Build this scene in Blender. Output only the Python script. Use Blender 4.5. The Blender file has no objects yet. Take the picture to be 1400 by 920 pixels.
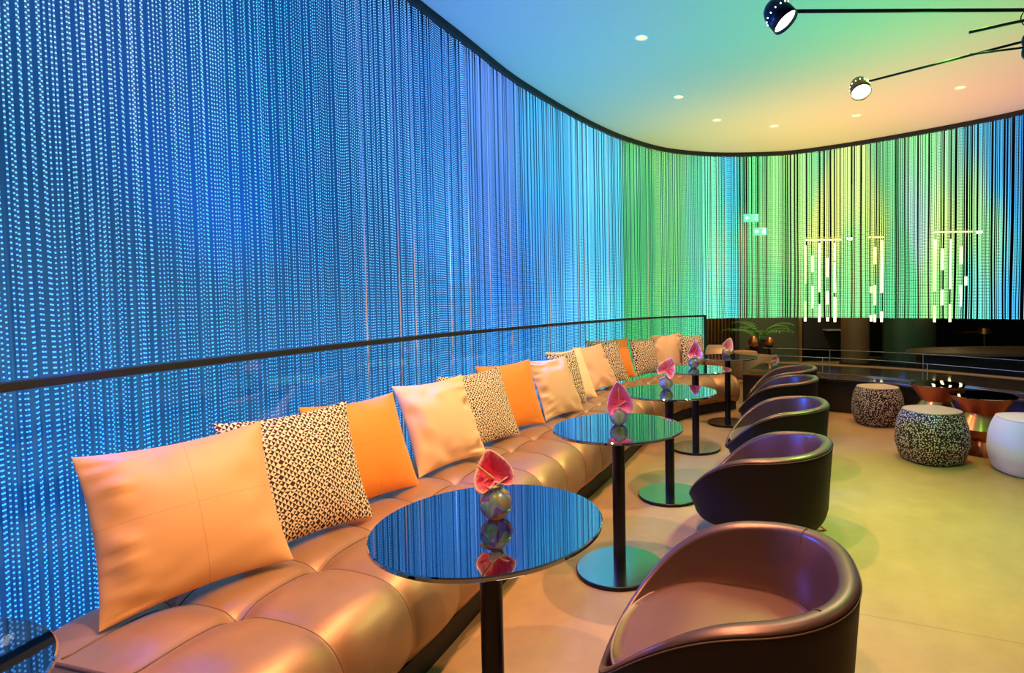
import bpy, bmesh, math, random
import numpy as np
from mathutils import Vector, Matrix, noise
random.seed(7); rng = np.random.RandomState(7)
C = bpy.context.scene.collection
PI = math.pi
H = 3.5            # ceiling height

# ---------------------------------------------------------------- materials
def s2l(c):
    return tuple(((x/255.0)/12.92 if x/255.0 <= .04045 else ((x/255.0+.055)/1.055)**2.4) for x in c[:3]) + (1.0,)
def mat(name, col=(.5,.5,.5,1), rough=.5, metal=0, **kw):
    m = bpy.data.materials.new(name); m.use_nodes = True
    b = m.node_tree.nodes['Principled BSDF']
    b.inputs['Base Color'].default_value = col; b.inputs['Roughness'].default_value = rough; b.inputs['Metallic'].default_value = metal
    for k, v in kw.items(): b.inputs[k.replace('_',' ')].default_value = v
    return m
def N(m, t): return m.node_tree.nodes.new(t)
def L(m, a, b): m.node_tree.links.new(a, b)
def bsdf(m): return m.node_tree.nodes['Principled BSDF']
def mathn(m, op, a, b=None, c=None):
    n = N(m, 'ShaderNodeMath'); n.operation = op
    for i, v in enumerate((a, b, c)):
        if v is None: continue
        if isinstance(v, (int, float)): n.inputs[i].default_value = v
        else: L(m, v, n.inputs[i])
    return n.outputs[0]
def mixc(m, f, a, b):
    n = N(m, 'ShaderNodeMix'); n.data_type = 'RGBA'
    for k, v in ((0, f), (6, a), (7, b)):
        if isinstance(v, (int, float)): n.inputs[k].default_value = v
        elif isinstance(v, tuple): n.inputs[k].default_value = v
        else: L(m, v, n.inputs[k])
    return n.outputs[2]
def bumpn(m, h, strength, dist):
    b = N(m, 'ShaderNodeBump'); b.inputs['Strength'].default_value = strength; b.inputs['Distance'].default_value = dist
    L(m, h, b.inputs['Height']); L(m, b.outputs[0], bsdf(m).inputs['Normal'])
def noisen(m, scale, detail=4, vec=None, rough=.5):
    n = N(m, 'ShaderNodeTexNoise'); n.inputs['Scale'].default_value = scale; n.inputs['Detail'].default_value = detail; n.inputs['Roughness'].default_value = rough
    if vec is not None: L(m, vec, n.inputs['Vector'])
    return n
def emis(name, col, strength, sampling=None):
    m = mat(name, (0,0,0,1), .5); b = bsdf(m)
    b.inputs['Emission Color'].default_value = col; b.inputs['Emission Strength'].default_value = strength
    if sampling: m.cycles.emission_sampling = sampling
    return m
def obcoord(m):
    t = N(m, 'ShaderNodeTexCoord'); return t.outputs['Object']

def leather(name, col, rough=.38, sheen=.0, coat=.15, bump=.25):
    m = mat(name, col, rough, 0.0)
    b = bsdf(m); b.inputs['Coat Weight'].default_value = coat; b.inputs['Coat Roughness'].default_value = .35
    b.inputs['Sheen Weight'].default_value = sheen
    oc = obcoord(m); n = noisen(m, 260, 3, oc); n2 = noisen(m, 9, 3, oc)
    h = mathn(m, 'ADD', mathn(m, 'MULTIPLY', n.outputs[0], .25), mathn(m, 'MULTIPLY', n2.outputs[0], 1.5))
    bumpn(m, h, bump, .004)
    L(m, mixc(m, n2.outputs[0], tuple(x*.85 for x in col[:3])+(1,), tuple(min(1,x*1.12) for x in col[:3])+(1,)), b.inputs['Base Color'])
    return m
M = {}
M['sofa_leather'] = leather('sofa_leather', (.42,.235,.125,1), .43, 0, .15, .3)
bsdf(M['sofa_leather']).inputs['Metallic'].default_value = .55
M['piping_brown'] = mat('piping_brown', (.10,.055,.035,1), .5)
M['chair_leather'] = leather('chair_leather', (.135,.068,.06,1), .36, 0, .5, .15)
bsdf(M['chair_leather']).inputs['Metallic'].default_value = .65
M['chair_shaded'] = leather('chair_shaded_leather', (.009,.006,.006,1), .6, 0, .0, .1)  # chair leather darkened to near black for the unlit outer sides
bsdf(M['chair_shaded']).inputs['Specular IOR Level'].default_value = .25
M['chair_seat_leather'] = leather('chair_seat_leather', (.20,.095,.055,1), .36, 0, .5, .15)
bsdf(M['chair_seat_leather']).inputs['Metallic'].default_value = .3
M['chair_piping'] = mat('chair_piping', (.34,.21,.15,1), .45)
M['black_metal'] = mat('black_metal', (.012,.012,.014,1), .35, .6)
M['black_matte'] = mat('black_matte', (.008,.008,.009,1), .6)
M['copper'] = mat('copper', (.80,.30,.14,1), .22, 1.0)
M['copper_satin'] = mat('copper_satin', (.55,.19,.07,1), .36, .9)
M['mirror_top'] = mat('mirror_top', (.34,.38,.46,1), .025, 1.0)
M['base_top'] = mat('base_top', (.60,.66,.64,1), .17, 1.0)
M['gold'] = mat('gold', (.75,.42,.14,1), .3, 1.0)
M['led_white'] = emis('led_white', (1,.86,.68,1), 14)
M['downlight_glow'] = emis('downlight_glow', (1,.62,.36,1), 1.6)
M['tube_warm'] = emis('tube_warm', (1,.72,.30,1), 4.5)
M['strip_warm'] = emis('strip_warm', (1,.42,.12,1), .25)
M['ring_white'] = mat('ring_white', (.8,.8,.8,1), .5)
M['ceiling_paint'] = mat('ceiling_paint', (.46,.46,.46,1), .8)
M['dark_paint'] = mat('dark_paint', (.010,.011,.010,1), .45)
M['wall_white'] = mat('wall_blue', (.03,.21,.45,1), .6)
M['dark_stone'] = mat('dark_stone', (.022,.016,.014,1), .4)
M['ledge'] = mat('ledge', (.10,.07,.055,1), .06, .55)
M['leaf'] = mat('leaf', (.09,.30,.07,1), .45)
M['tan_fabric'] = mat('tan_fabric', (.40,.22,.12,1), .7)
M['column_brown'] = mat('column_brown', (.16,.085,.045,1), .5)
M['panel_green'] = mat('panel_green', (.05,.075,.045,1), .4)
M['slat_brown'] = mat('slat_brown', (.26,.17,.07,1), .55)
M['pale_cable'] = mat('pale_cable', (.85,.74,.80,1), .5)
M['blue_metal'] = mat('blue_metal', (.012,.03,.07,1), .3, .7)
M['cork'] = mat('seam_line', (.4,.28,.2,1), .6)

# glass: clear architectural pane
def pane_glass(name, tint=(.93,.98,.97,1)):
    m = bpy.data.materials.new(name); m.use_nodes = True; nt = m.node_tree; nt.nodes.clear()
    o = N(m,'ShaderNodeOutputMaterial'); tr = N(m,'ShaderNodeBsdfTransparent'); tr.inputs[0].default_value = tint
    gl = N(m,'ShaderNodeBsdfGlossy'); gl.inputs['Roughness'].default_value = .01
    fr = N(m,'ShaderNodeFresnel'); fr.inputs[0].default_value = 1.45; mx = N(m,'ShaderNodeMixShader')
    L(m, mathn(m,'MULTIPLY',fr.outputs[0],.18), mx.inputs[0]); L(m, tr.outputs[0], mx.inputs[1]); L(m, gl.outputs[0], mx.inputs[2]); L(m, mx.outputs[0], o.inputs[0])
    return m
M['pane'] = pane_glass('pane_glass')
M['glass_edge'] = mat('glass_edge', (.75,.85,.8,1), .2, .6)

# iridescent (dichroic) vase glass: the film's colour turns with the surface direction
def vase_glass():
    m = bpy.data.materials.new('dichroic_glass'); m.use_nodes = True; nt = m.node_tree; nt.nodes.clear()
    o = N(m,'ShaderNodeOutputMaterial'); tr = N(m,'ShaderNodeBsdfTransparent'); gl = N(m,'ShaderNodeBsdfGlossy'); gl.inputs['Roughness'].default_value = .03
    lw = N(m,'ShaderNodeLayerWeight'); lw.inputs[0].default_value = .35
    oc = obcoord(m); n = noisen(m, 26, 0, oc)
    f = mathn(m,'ADD', mathn(m,'MULTIPLY', lw.outputs['Facing'], .9), mathn(m,'MULTIPLY', n.outputs[0], 1.5))
    r = N(m,'ShaderNodeValToRGB'); cr = r.color_ramp; cr.interpolation = 'LINEAR'
    cols = [(0,(.35,.40,1,1)),(.14,(.65,.30,.95,1)),(.26,(1,.55,.45,1)),(.42,(1,.62,.15,1)),(.62,(1,.85,.30,1)),(.80,(.45,.95,.75,1)),(1,(1,.75,.85,1))]
    cr.elements[0].position = 0; cr.elements[0].color = cols[0][1]; cr.elements[1].position = 1; cr.elements[1].color = cols[-1][1]
    for p, c in cols[1:-1]: e = cr.elements.new(p); e.color = c
    L(m, mathn(m,'FRACT', f), r.inputs[0]); L(m, r.outputs[0], tr.inputs[0]); L(m, r.outputs[0], gl.inputs[0])
    mx = N(m,'ShaderNodeMixShader'); L(m, mathn(m,'ADD', mathn(m,'MULTIPLY', lw.outputs['Fresnel'], .75), .22), mx.inputs[0])
    df = N(m,'ShaderNodeBsdfTranslucent'); L(m, r.outputs[0], df.inputs[0]); d2 = N(m,'ShaderNodeBsdfDiffuse'); L(m, r.outputs[0], d2.inputs[0])
    m0 = N(m,'ShaderNodeMixShader'); m0.inputs[0].default_value = .5; L(m, df.outputs[0], m0.inputs[1]); L(m, d2.outputs[0], m0.inputs[2])
    m1 = N(m,'ShaderNodeMixShader'); m1.inputs[0].default_value = .40; L(m, tr.outputs[0], m1.inputs[1]); L(m, m0.outputs[0], m1.inputs[2])
    L(m, m1.outputs[0], mx.inputs[1]); L(m, gl.outputs[0], mx.inputs[2]); L(m, mx.outputs[0], o.inputs[0])
    return m
M['vase'] = vase_glass()

# cushions
def fabric(name, col, rough=.75, seam=False):
    m = mat(name, col, rough); b = bsdf(m); b.inputs['Sheen Weight'].default_value = .25; b.inputs['Sheen Roughness'].default_value = .4
    oc = obcoord(m); n = noisen(m, 500, 2, oc); bumpn(m, n.outputs[0], .12, .002)
    if seam:
        uv = N(m,'ShaderNodeTexCoord'); sp = N(m,'ShaderNodeSeparateXYZ'); L(m, uv.outputs['UV'], sp.inputs[0])
        a = mathn(m,'LESS_THAN', mathn(m,'ABSOLUTE', mathn(m,'SUBTRACT', sp.outputs[0], .52)), .0022)
        c = mathn(m,'LESS_THAN', mathn(m,'ABSOLUTE', mathn(m,'SUBTRACT', sp.outputs[1], .53)), .0022)
        L(m, mixc(m, mathn(m,'MULTIPLY', mathn(m,'MAXIMUM', a, c), .45), col, tuple(x*.5 for x in col[:3])+(1,)), b.inputs['Base Color'])
    return m
M['tan'] = fabric('tan_cushion', (.66,.36,.17,1), .5, True)
M['peach'] = fabric('peach_cushion', (.74,.47,.29,1), .6)
M['cream'] = fabric('cream_cushion', (.80,.62,.42,1), .65)
M['orange'] = fabric('orange_cushion', (.86,.27,.03,1), .6, True)
def pinwheel(name, n=46):
    m = mat(name, (.5,.5,.5,1), .8); b = bsdf(m)
    uv = N(m,'ShaderNodeTexCoord'); sc = N(m,'ShaderNodeVectorMath'); sc.operation = 'SCALE'; sc.inputs['Scale'].default_value = n; L(m, uv.outputs['UV'], sc.inputs[0])
    fl = N(m,'ShaderNodeVectorMath'); fl.operation = 'FLOOR'; L(m, sc.outputs[0], fl.inputs[0])
    fr = N(m,'ShaderNodeVectorMath'); fr.operation = 'FRACTION'; L(m, sc.outputs[0], fr.inputs[0])
    s = N(m,'ShaderNodeSeparateXYZ'); L(m, fr.outputs[0], s.inputs[0])
    wn = N(m,'ShaderNodeTexWhiteNoise'); wn.noise_dimensions = '2D'; L(m, fl.outputs[0], wn.inputs['Vector'])
    sf = N(m,'ShaderNodeSeparateXYZ'); L(m, fl.outputs[0], sf.inputs[0])
    par = mathn(m,'GREATER_THAN', mathn(m,'MULTIPLY', mathn(m,'FRACT', mathn(m,'MULTIPLY', mathn(m,'ADD', sf.outputs[0], sf.outputs[1]), .5)), 2), .5)
    d1 = mathn(m,'GREATER_THAN', s.outputs[0], s.outputs[1]); d2 = mathn(m,'GREATER_THAN', mathn(m,'ADD', s.outputs[0], s.outputs[1]), 1.0)
    mx = N(m,'ShaderNodeMix'); L(m, par, mx.inputs[0]); L(m, d1, mx.inputs[2]); L(m, d2, mx.inputs[3])
    inv = mathn(m,'GREATER_THAN', wn.outputs[0], .78)
    t = mathn(m,'ABSOLUTE', mathn(m,'SUBTRACT', mx.outputs[0], inv))
    L(m, mixc(m, t, (.030,.015,.014,1), (.85,.68,.52,1)), b.inputs['Base Color'])
    return m
M['pattern'] = pinwheel('pinwheel_fabric'); M['pattern_large'] = pinwheel('large_pinwheel_fabric', 26)
def dots(name):
    m = mat(name, (.5,.5,.5,1), .8); b = bsdf(m); oc = obcoord(m)
    v = N(m,'ShaderNodeTexVoronoi'); v.inputs['Scale'].default_value = 76; v.inputs['Randomness'].default_value = .7; L(m, oc, v.inputs['Vector'])
    t = mathn(m,'LESS_THAN', v.outputs['Distance'], .40)
    L(m, mixc(m, t, (.035,.015,.02,1), (.85,.76,.66,1)), b.inputs['Base Color']); return m
M['dotted'] = dots('dotted_fabric')
M['pouf_top'] = fabric('pouf_top_fabric', (.52,.40,.26,1), .6)
M['pouf_white'] = fabric('pouf_white_fabric', (.82,.76,.72,1), .6)

# flower
def petal(name, c1, c2, c3):
    m = mat(name, c1, .35); b = bsdf(m); uv = N(m,'ShaderNodeTexCoord')
    sp = N(m,'ShaderNodeSeparateXYZ'); L(m, uv.outputs['UV'], sp.inputs[0])
    n = noisen(m, 6, 3, uv.outputs['UV'])
    r = N(m,'ShaderNodeValToRGB'); e = r.color_ramp.elements; e[0].color = c1; e[0].position = .35; e[1].color = c2; e[1].position = .8
    e2 = r.color_ramp.elements.new(1.0); e2.color = c3
    L(m, mathn(m,'ADD', sp.outputs[1], mathn(m,'MULTIPLY', mathn(m,'SUBTRACT', n.outputs[0], .5), .5)), r.inputs[0]); L(m, r.outputs[0], b.inputs['Base Color'])
    w = N(m,'ShaderNodeTexWave'); w.inputs['Scale'].default_value = 5; w.inputs['Distortion'].default_value = 2; L(m, uv.outputs['UV'], w.inputs['Vector'])
    bumpn(m, w.outputs['Fac'], .35, .003); b.inputs['Coat Weight'].default_value = .5
    b.inputs['Subsurface Weight'].default_value = .0
    return m
M['crimson'] = petal('crimson_petal', (.55,.012,.07,1), (.62,.03,.14,1), (.85,.5,.5,1))
M['magenta'] = petal('magenta_petal', (.66,.05,.28,1), (.72,.13,.45,1), (.6,.3,.8,1))
M['pink'] = petal('pink_petal', (.78,.12,.22,1), (.85,.26,.36,1), (.9,.6,.55,1))
M['rose'] = petal('rose_petal', (.66,.03,.28,1), (.82,.2,.42,1), (.9,.65,.65,1))
M['blush'] = petal('blush_petal', (.80,.18,.28,1), (.85,.45,.48,1), (.92,.82,.78,1))
M['pale_leaf'] = mat('pale_leaf', (.78,.62,.58,1), .45)
M['spadix'] = mat('spadix', (.62,.30,.12,1), .5)
M['stem'] = mat('stem', (.22,.10,.08,1), .5)
M['water'] = pane_glass('water', (.98,.95,.9,1))

# floor: large concrete-look tiles
def floor_mat():
    m = mat('concrete_floor', (.4,.35,.3,1), .42); b = bsdf(m); oc = obcoord(m)
    n = noisen(m, .9, 6, oc, .6); n2 = noisen(m, 7, 5, oc, .65)
    f = mathn(m,'ADD', mathn(m,'MULTIPLY', n.outputs[0], .6), mathn(m,'MULTIPLY', n2.outputs[0], .4))
    r = N(m,'ShaderNodeValToRGB'); e = r.color_ramp.elements; e[0].position = .35; e[0].color = (.34,.215,.105,1); e[1].position = .68; e[1].color = (.47,.31,.165,1)
    L(m, f, r.inputs[0])
    mp = N(m,'ShaderNodeMapping'); mp.vector_type = 'POINT'; L(m, oc, mp.inputs[0]); mp.inputs['Rotation'].default_value = (0,0,math.radians(22.2)); 
    sp = N(m,'ShaderNodeSeparateXYZ'); L(m, mp.outputs[0], sp.inputs[0])
    # the one joint seen runs through (1.053,2.326)
    a = math.radians(22.2); yy = 1.053*math.sin(a)+2.326*math.cos(a); xx = 1.053*math.cos(a)-2.326*math.sin(a)
    def line(o, off, per):
        q = mathn(m,'ABSOLUTE', mathn(m,'SUBTRACT', mathn(m,'FRACT', mathn(m,'ADD', mathn(m,'DIVIDE', mathn(m,'SUBTRACT', o, off), per), .5)), .5))
        return mathn(m,'LESS_THAN', q, .0022/per)
    g = mathn(m,'MAXIMUM', line(sp.outputs[1], yy, 2.4), line(sp.outputs[0], xx+1.9, 2.4))
    L(m, mixc(m, mathn(m,'MULTIPLY', g, .7), r.outputs[0], (.16,.11,.08,1)), b.inputs['Base Color'])
    bumpn(m, n2.outputs[0], .08, .004)
    rr = mathn(m,'ADD', mathn(m,'MULTIPLY', n2.outputs[0], .25), .32); L(m, rr, b.inputs['Roughness'])
    return m
M['floor'] = floor_mat()

# ---------------------------------------------------------------- mesh helpers
def obj(name, bm, m, parent=None, smooth=True, label=None):
    me = bpy.data.meshes.new(name); 
    if isinstance(bm, bmesh.types.BMesh): bm.to_mesh(me); bm.free()
    else:
        me.from_pydata(*bm); 
    if smooth: me.polygons.foreach_set('use_smooth', [True]*len(me.polygons))
    for mm in (m if isinstance(m, (list, tuple)) else [m]): me.materials.append(mm)
    o = bpy.data.objects.new(name, me); C.objects.link(o)
    if parent is not None: o.parent = parent
    if label: o['label'] = label
    me.update(); return o
def thing(name, label, cat, loc=(0,0,0), rz=0, group=None):
    o = bpy.data.objects.new(name, None); C.objects.link(o); o.location = loc; o.rotation_euler = (0,0,rz); o.empty_display_size = .05
    return tag(o, label, cat, group)
def tag(o, label, cat, group=None, kind=None):
    o['label'] = label; o['category'] = cat
    if group: o['group'] = group
    if kind: o['kind'] = kind
    return o
def struct(name, bm, m, smooth=False, parent=None):
    o = obj(name, bm, m, parent, smooth)
    if parent is None: o['kind'] = 'structure'
    return o
def sharpen(o, ang=35):
    me = o.data; bm = bmesh.new(); bm.from_mesh(me)
    for e in bm.edges:
        if len(e.link_faces) == 2 and e.calc_face_angle(0) > math.radians(ang): e.smooth = False
    bm.to_mesh(me); bm.free(); return o
def add_box(bm, c, s, rz=0, bev=0):
    r = bmesh.ops.create_cube(bm, size=1); vs = r['verts']
    for v in vs: v.co = Vector((v.co.x*s[0], v.co.y*s[1], v.co.z*s[2]))
    if bev:
        es = list({e for v in vs for e in v.link_edges}); rr = bmesh.ops.bevel(bm, geom=es, offset=bev, segments=2, affect='EDGES', profile=.5); vs = list({v for f in rr['faces'] for v in f.verts} | {v for v in vs if v.is_valid})
    R = Matrix.Rotation(rz, 3, 'Z')
    for v in vs: v.co = R @ v.co + Vector(c)
def add_lathe(bm, prof, seg=48, c=(0,0,0), cap=True):
    rings = []
    for r, z in prof:
        rings.append([bm.verts.new((c[0]+r*math.cos(2*PI*k/seg), c[1]+r*math.sin(2*PI*k/seg), c[2]+z)) for k in range(seg)])
    for a, b in zip(rings, rings[1:]):
        for k in range(seg): bm.faces.new((a[k], a[(k+1)%seg], b[(k+1)%seg], b[k]))
    if cap:
        if prof[0][0] > 1e-4: bm.faces.new(rings[0][::-1])
        if prof[-1][0] > 1e-4: bm.faces.new(rings[-1])
def add_tube(bm, pts, r, seg=8, closed=False, caps=True):
    pts = [Vector(p) for p in pts]; n = len(pts); rings = []
    up = None
    for i, p in enumerate(pts):
        if closed: t = pts[(i+1)%n]-pts[i-1]
        else: t = pts[min(i+1,n-1)]-pts[max(i-1,0)]
        t.normalize()
        if up is None: up = Vector((0,0,1)) if abs(t.z) < .9 else Vector((1,0,0))
        s = t.cross(up).normalized(); up = s.cross(t).normalized()
        rr = r[i] if isinstance(r, (list, tuple)) else r
        rings.append([bm.verts.new(p + (s*math.cos(2*PI*k/seg)+up*math.sin(2*PI*k/seg))*rr) for k in range(seg)])
    m = n if closed else n-1
    for i in range(m):
        a, b = rings[i], rings[(i+1)%n]
        for k in range(seg): bm.faces.new((a[k], a[(k+1)%seg], b[(k+1)%seg], b[k]))
    if caps and not closed: bm.faces.new(rings[0][::-1]); bm.faces.new(rings[-1])
def grid_faces(bm, rows, closed_u=False, closed_v=False, uv=None):
    nu = len(rows); nv = len(rows[0]); fs = []
    for i in range(nu if closed_u else nu-1):
        for j in range(nv if closed_v else nv-1):
            fs.append(bm.faces.new((rows[i][j], rows[(i+1)%nu][j], rows[(i+1)%nu][(j+1)%nv], rows[i][(j+1)%nv])))
    return fs
def catmull(P, n=24):
    P = np.array(P, float); P = np.vstack([2*P[0]-P[1], P, 2*P[-1]-P[-2]]); o = []
    for i in range(1, len(P)-2):
        a, b, c, d = P[i-1:i+3]
        for k in range(n):
            t = k/n; o.append(.5*((2*b)+(-a+c)*t+(2*a-5*b+4*c-d)*t*t+(-a+3*b-3*c+d)*t**3))
    o.append(P[-2]); return np.array(o)
def arclen(K): return np.concatenate([[0], np.cumsum(np.linalg.norm(np.diff(K, axis=0), axis=1))])
def at(K, S, s):
    x = np.interp(s, S, K[:,0]); y = np.interp(s, S, K[:,1]); return np.stack([x, y], -1)
def offs(K, d):           # offset to the left of travel (d>0) = away from the room here
    T = np.gradient(K, axis=0); T /= np.linalg.norm(T, axis=1)[:,None]
    return K + np.stack([-T[:,1], T[:,0]], -1)*d
def sweep_rect(bm, Ka, Kb, z0, z1):
    rows = [[bm.verts.new((a[0],a[1],z0)), bm.verts.new((b[0],b[1],z0)), bm.verts.new((b[0],b[1],z1)), bm.verts.new((a[0],a[1],z1))] for a, b in zip(Ka, Kb)]
    grid_faces(bm, rows, closed_v=True); bm.faces.new(rows[0][::-1]); bm.faces.new(rows[-1])
    bmesh.ops.recalc_face_normals(bm, faces=bm.faces)
def ss(a, b, x):
    x = min(1, max(0, (x-a)/(b-a))); return x*x*(3-2*x)

# ---------------------------------------------------------------- plan curves
CUR = [(-1.95,-1.6),(-1.97,-.6),(-1.96,.3),(-1.92,1.2),(-1.84,2.0),(-1.68,2.8),(-1.48,3.5),(-1.34,3.99),(-1.16,4.53),(-.94,5.22),(-.73,5.71),(-.47,6.25),(-.16,6.81),(.21,7.34),(.73,7.86),(1.29,8.12),(1.75,8.2),(2.39,8.18),(2.78,8.06),(3.37,7.71),(3.95,7.27),(4.38,6.9),(4.79,6.46),(5.2,5.8),(5.45,5.0)]
KC = catmull(CUR); SC = arclen(KC)
RAIL = [(-1.80,.3),(-1.82,1.1),(-1.79,1.6),(-1.75,1.91),(-1.66,2.32),(-1.52,2.94),(-1.23,3.88),(-.865,4.7),(-.55,5.4),(-.2,6.0),(.2,6.6),(.65,7.1),(1.23,7.45)]
KR = catmull(RAIL, 16)

# ---------------------------------------------------------------- setting
bm = bmesh.new(); add_box(bm, (3.2,4.8,-.05), (11,16,.1)); struct('floor', bm, M['floor'])
# ceiling over the lounge: bounded by the curtain curve
bm = bmesh.new()
poly = [(p[0],p[1]) for p in offs(KC, .03)[::4]] + [(8.5,5.0),(8.5,-3.0),(-1.95,-3.0)]
lo = [bm.verts.new((x,y,H)) for x, y in poly]; hi = [bm.verts.new((x,y,H+.06)) for x, y in poly]
bm.faces.new(lo); bm.faces.new(hi[::-1])
for i in range(len(lo)): bm.faces.new((lo[i], lo[(i+1)%len(lo)], hi[(i+1)%len(lo)], hi[i]))
bmesh.ops.recalc_face_normals(bm, faces=bm.faces); struct('ceiling', bm, M['ceiling_paint'])
bm = bmesh.new(); add_box(bm, (3.2,4.8,H+.12), (11,16,.1)); struct('ceiling_back_room', bm, M['dark_paint'])
# black track fascia along the ceiling edge
bm = bmesh.new(); sweep_rect(bm, offs(KC, -.01), offs(KC, .085), H-.055, H-.002); sharpen(struct('trim_1', bm, M['black_matte'], True))
# wall behind the blue curtain
KW = offs(KC, .17); nl = int(np.searchsorted(SC, 10.9))
bm = bmesh.new(); sweep_rect(bm, KW[:nl], offs(KC,.25)[:nl], 0, H); sharpen(struct('wall_left', bm, M['wall_white'], True))
bm = bmesh.new(); add_box(bm, (3.2,-3.1,1.75), (10.8,.1,3.5)); struct('wall_near', bm, M['dark_paint'])
bm = bmesh.new(); add_box(bm, (8.6,4.8,1.75), (.1,15.8,3.5)); struct('wall_right', bm, M['dark_paint'])
bm = bmesh.new(); add_box(bm, (3.2,12.6,1.75), (10.8,.1,3.5)); struct('wall_far', bm, M['dark_paint'])
bm = bmesh.new(); add_box(bm, (-2.1,12.0-2.0,1.75), (.1,5,3.5)); struct('wall_back_room', bm, M['dark_paint'])

# ---------------------------------------------------------------- LED bead curtains
ANC = [(3.37,2.24,60,120,175),(3.34,1.75,35,85,160),(3.31,1.3,20,80,165),(3.27,.74,5,95,210),(3.54,2.34,85,110,170),(3.74,2.47,115,115,180),(3.95,2.51,85,105,175),(3.64,1.82,50,95,165),(3.61,1.28,20,75,155),(3.61,.99,10,100,205),(3.47,.66,5,100,215),(4.22,2.57,40,135,190),(4.22,2.1,40,110,175),(4.09,1.58,20,80,155),(4.05,1.26,15,80,160),(4.05,1.03,20,110,205),(4.55,2.72,20,80,155),(4.77,2.25,50,105,175),(4.74,1.63,25,85,160),(4.71,.94,30,110,210),(5.1,3.0,65,105,180),(5.18,2.12,65,115,185),(5.15,1.43,25,85,165),(5.27,.95,50,120,220),(5.86,3.07,50,90,185),(5.82,1.98,60,110,185),(5.95,1.33,30,85,170),(5.77,1.0,60,130,215),(6.72,3.07,75,95,195),(6.66,2.09,60,80,180),(6.93,1.45,40,60,175),(6.9,.97,40,120,220),(7.65,2.98,60,140,200),(7.61,1.83,50,110,195),(8.03,1.12,70,150,225),(8.75,3.07,90,175,215),(8.73,1.9,70,160,205),(8.86,1.09,80,190,225),(9.15,2.87,80,170,210),(9.21,1.93,75,165,210),(9.23,1.08,80,185,215),(9.4,1.94,75,170,85),(9.37,1.07,80,190,90),(9.46,3.2,100,185,110),(9.68,2.16,75,170,85),(9.65,1.06,80,190,90),(10.27,3.12,120,190,100),(10.25,1.98,115,190,95),(10.36,.93,100,200,120),(10.61,.81,100,210,150),(10.75,2.52,100,190,140),(10.98,2.53,100,200,160),(11.02,1.45,100,205,170),(11.27,2.85,50,160,200),(11.25,1.45,70,180,190),(11.38,2.52,80,180,110),(11.47,3.06,90,185,110),(11.47,1.44,75,170,100),(11.84,2.51,130,195,110),(11.72,1.44,95,180,110),(12.25,3.12,160,200,110),(12.54,2.47,200,200,100),(12.35,3.32,110,180,130),(12.46,1.43,120,190,110),(12.94,2.83,185,205,115),(12.94,1.93,130,195,110),(12.94,1.22,110,195,120),(13.21,2.41,180,190,90),(13.34,2.88,90,170,110),(13.46,2.09,70,165,105),(13.43,1.31,80,180,120),(13.31,3.37,110,180,120),(13.74,3.01,120,190,120),(13.69,2.55,140,165,170),(13.98,2.33,180,200,110),(13.98,1.59,130,195,110),(14.07,3.05,130,185,140),(14.3,2.65,150,195,120),(14.28,3.37,60,150,190),(14.52,2.97,50,130,190),(14.52,2.0,130,195,130),(14.72,3.1,30,100,175),(14.75,2.41,40,120,190),(14.75,1.81,60,150,170),(14.67,1.39,60,150,210),(14.38,1.17,100,190,180),(14.78,1.13,60,150,220)]
AN = np.array(ANC, float); ALIN = np.array([s2l(a[2:])[:3] for a in ANC])
def led_colour(s, z):
    s = np.asarray(s); z = np.asarray(z)
    w = np.exp(-((s[:,None]-AN[None,:,0])/np.where(AN[:,0]>9,.12,.35)[None])**2 - ((z[:,None]-AN[None,:,1])/.42)**2) + 1e-12/(1e-3+(s[:,None]-AN[None,:,0])**2+(z[:,None]-AN[None,:,1])**2)
    # the picture changes abruptly from blue to green here
    b = 9.31
    cross = ((s[:,None] < b) != (AN[None,:,0] < b)); w = np.where(cross, w*1e-3, w)
    c = (w[:,:,None]*ALIN[None]).sum(1)/w.sum(1)[:,None]
    return c
def led_mat():
    m = mat('led_strand', (.04,.05,.06,1), .4); b = bsdf(m)
    at_ = N(m,'ShaderNodeAttribute'); at_.attribute_name = 'led'
    oc = obcoord(m); sp = N(m,'ShaderNodeSeparateXYZ'); L(m, oc, sp.inputs[0])
    ph = mathn(m,'FRACT', mathn(m,'ADD', mathn(m,'DIVIDE', sp.outputs[2], .0178), at_.outputs['Alpha']))
    d = mathn(m,'ABSOLUTE', mathn(m,'SUBTRACT', ph, .5))
    mr = N(m,'ShaderNodeMapRange'); mr.interpolation_type = 'SMOOTHSTEP'; L(m, d, mr.inputs[0]); mr.inputs[1].default_value = .20; mr.inputs[2].default_value = .12; mr.inputs[3].default_value = 0; mr.inputs[4].default_value = 1
    dot = mr.outputs[0]
    va = N(m,'ShaderNodeVectorMath'); va.operation = 'ADD'; L(m, at_.outputs['Color'], va.inputs[0]); va.inputs[1].default_value = (.02,.13,.05); hot = va.outputs[0]
    col = mixc(m, dot, at_.outputs['Color'], hot)
    L(m, col, b.inputs['Emission Color'])
    L(m, mathn(m,'ADD', mathn(m,'MULTIPLY', dot, LED_DOT), LED_BASE), b.inputs['Emission Strength'])
    return m
LED_DOT, LED_BASE = 3.2, .70
M['led'] = led_mat()
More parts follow.
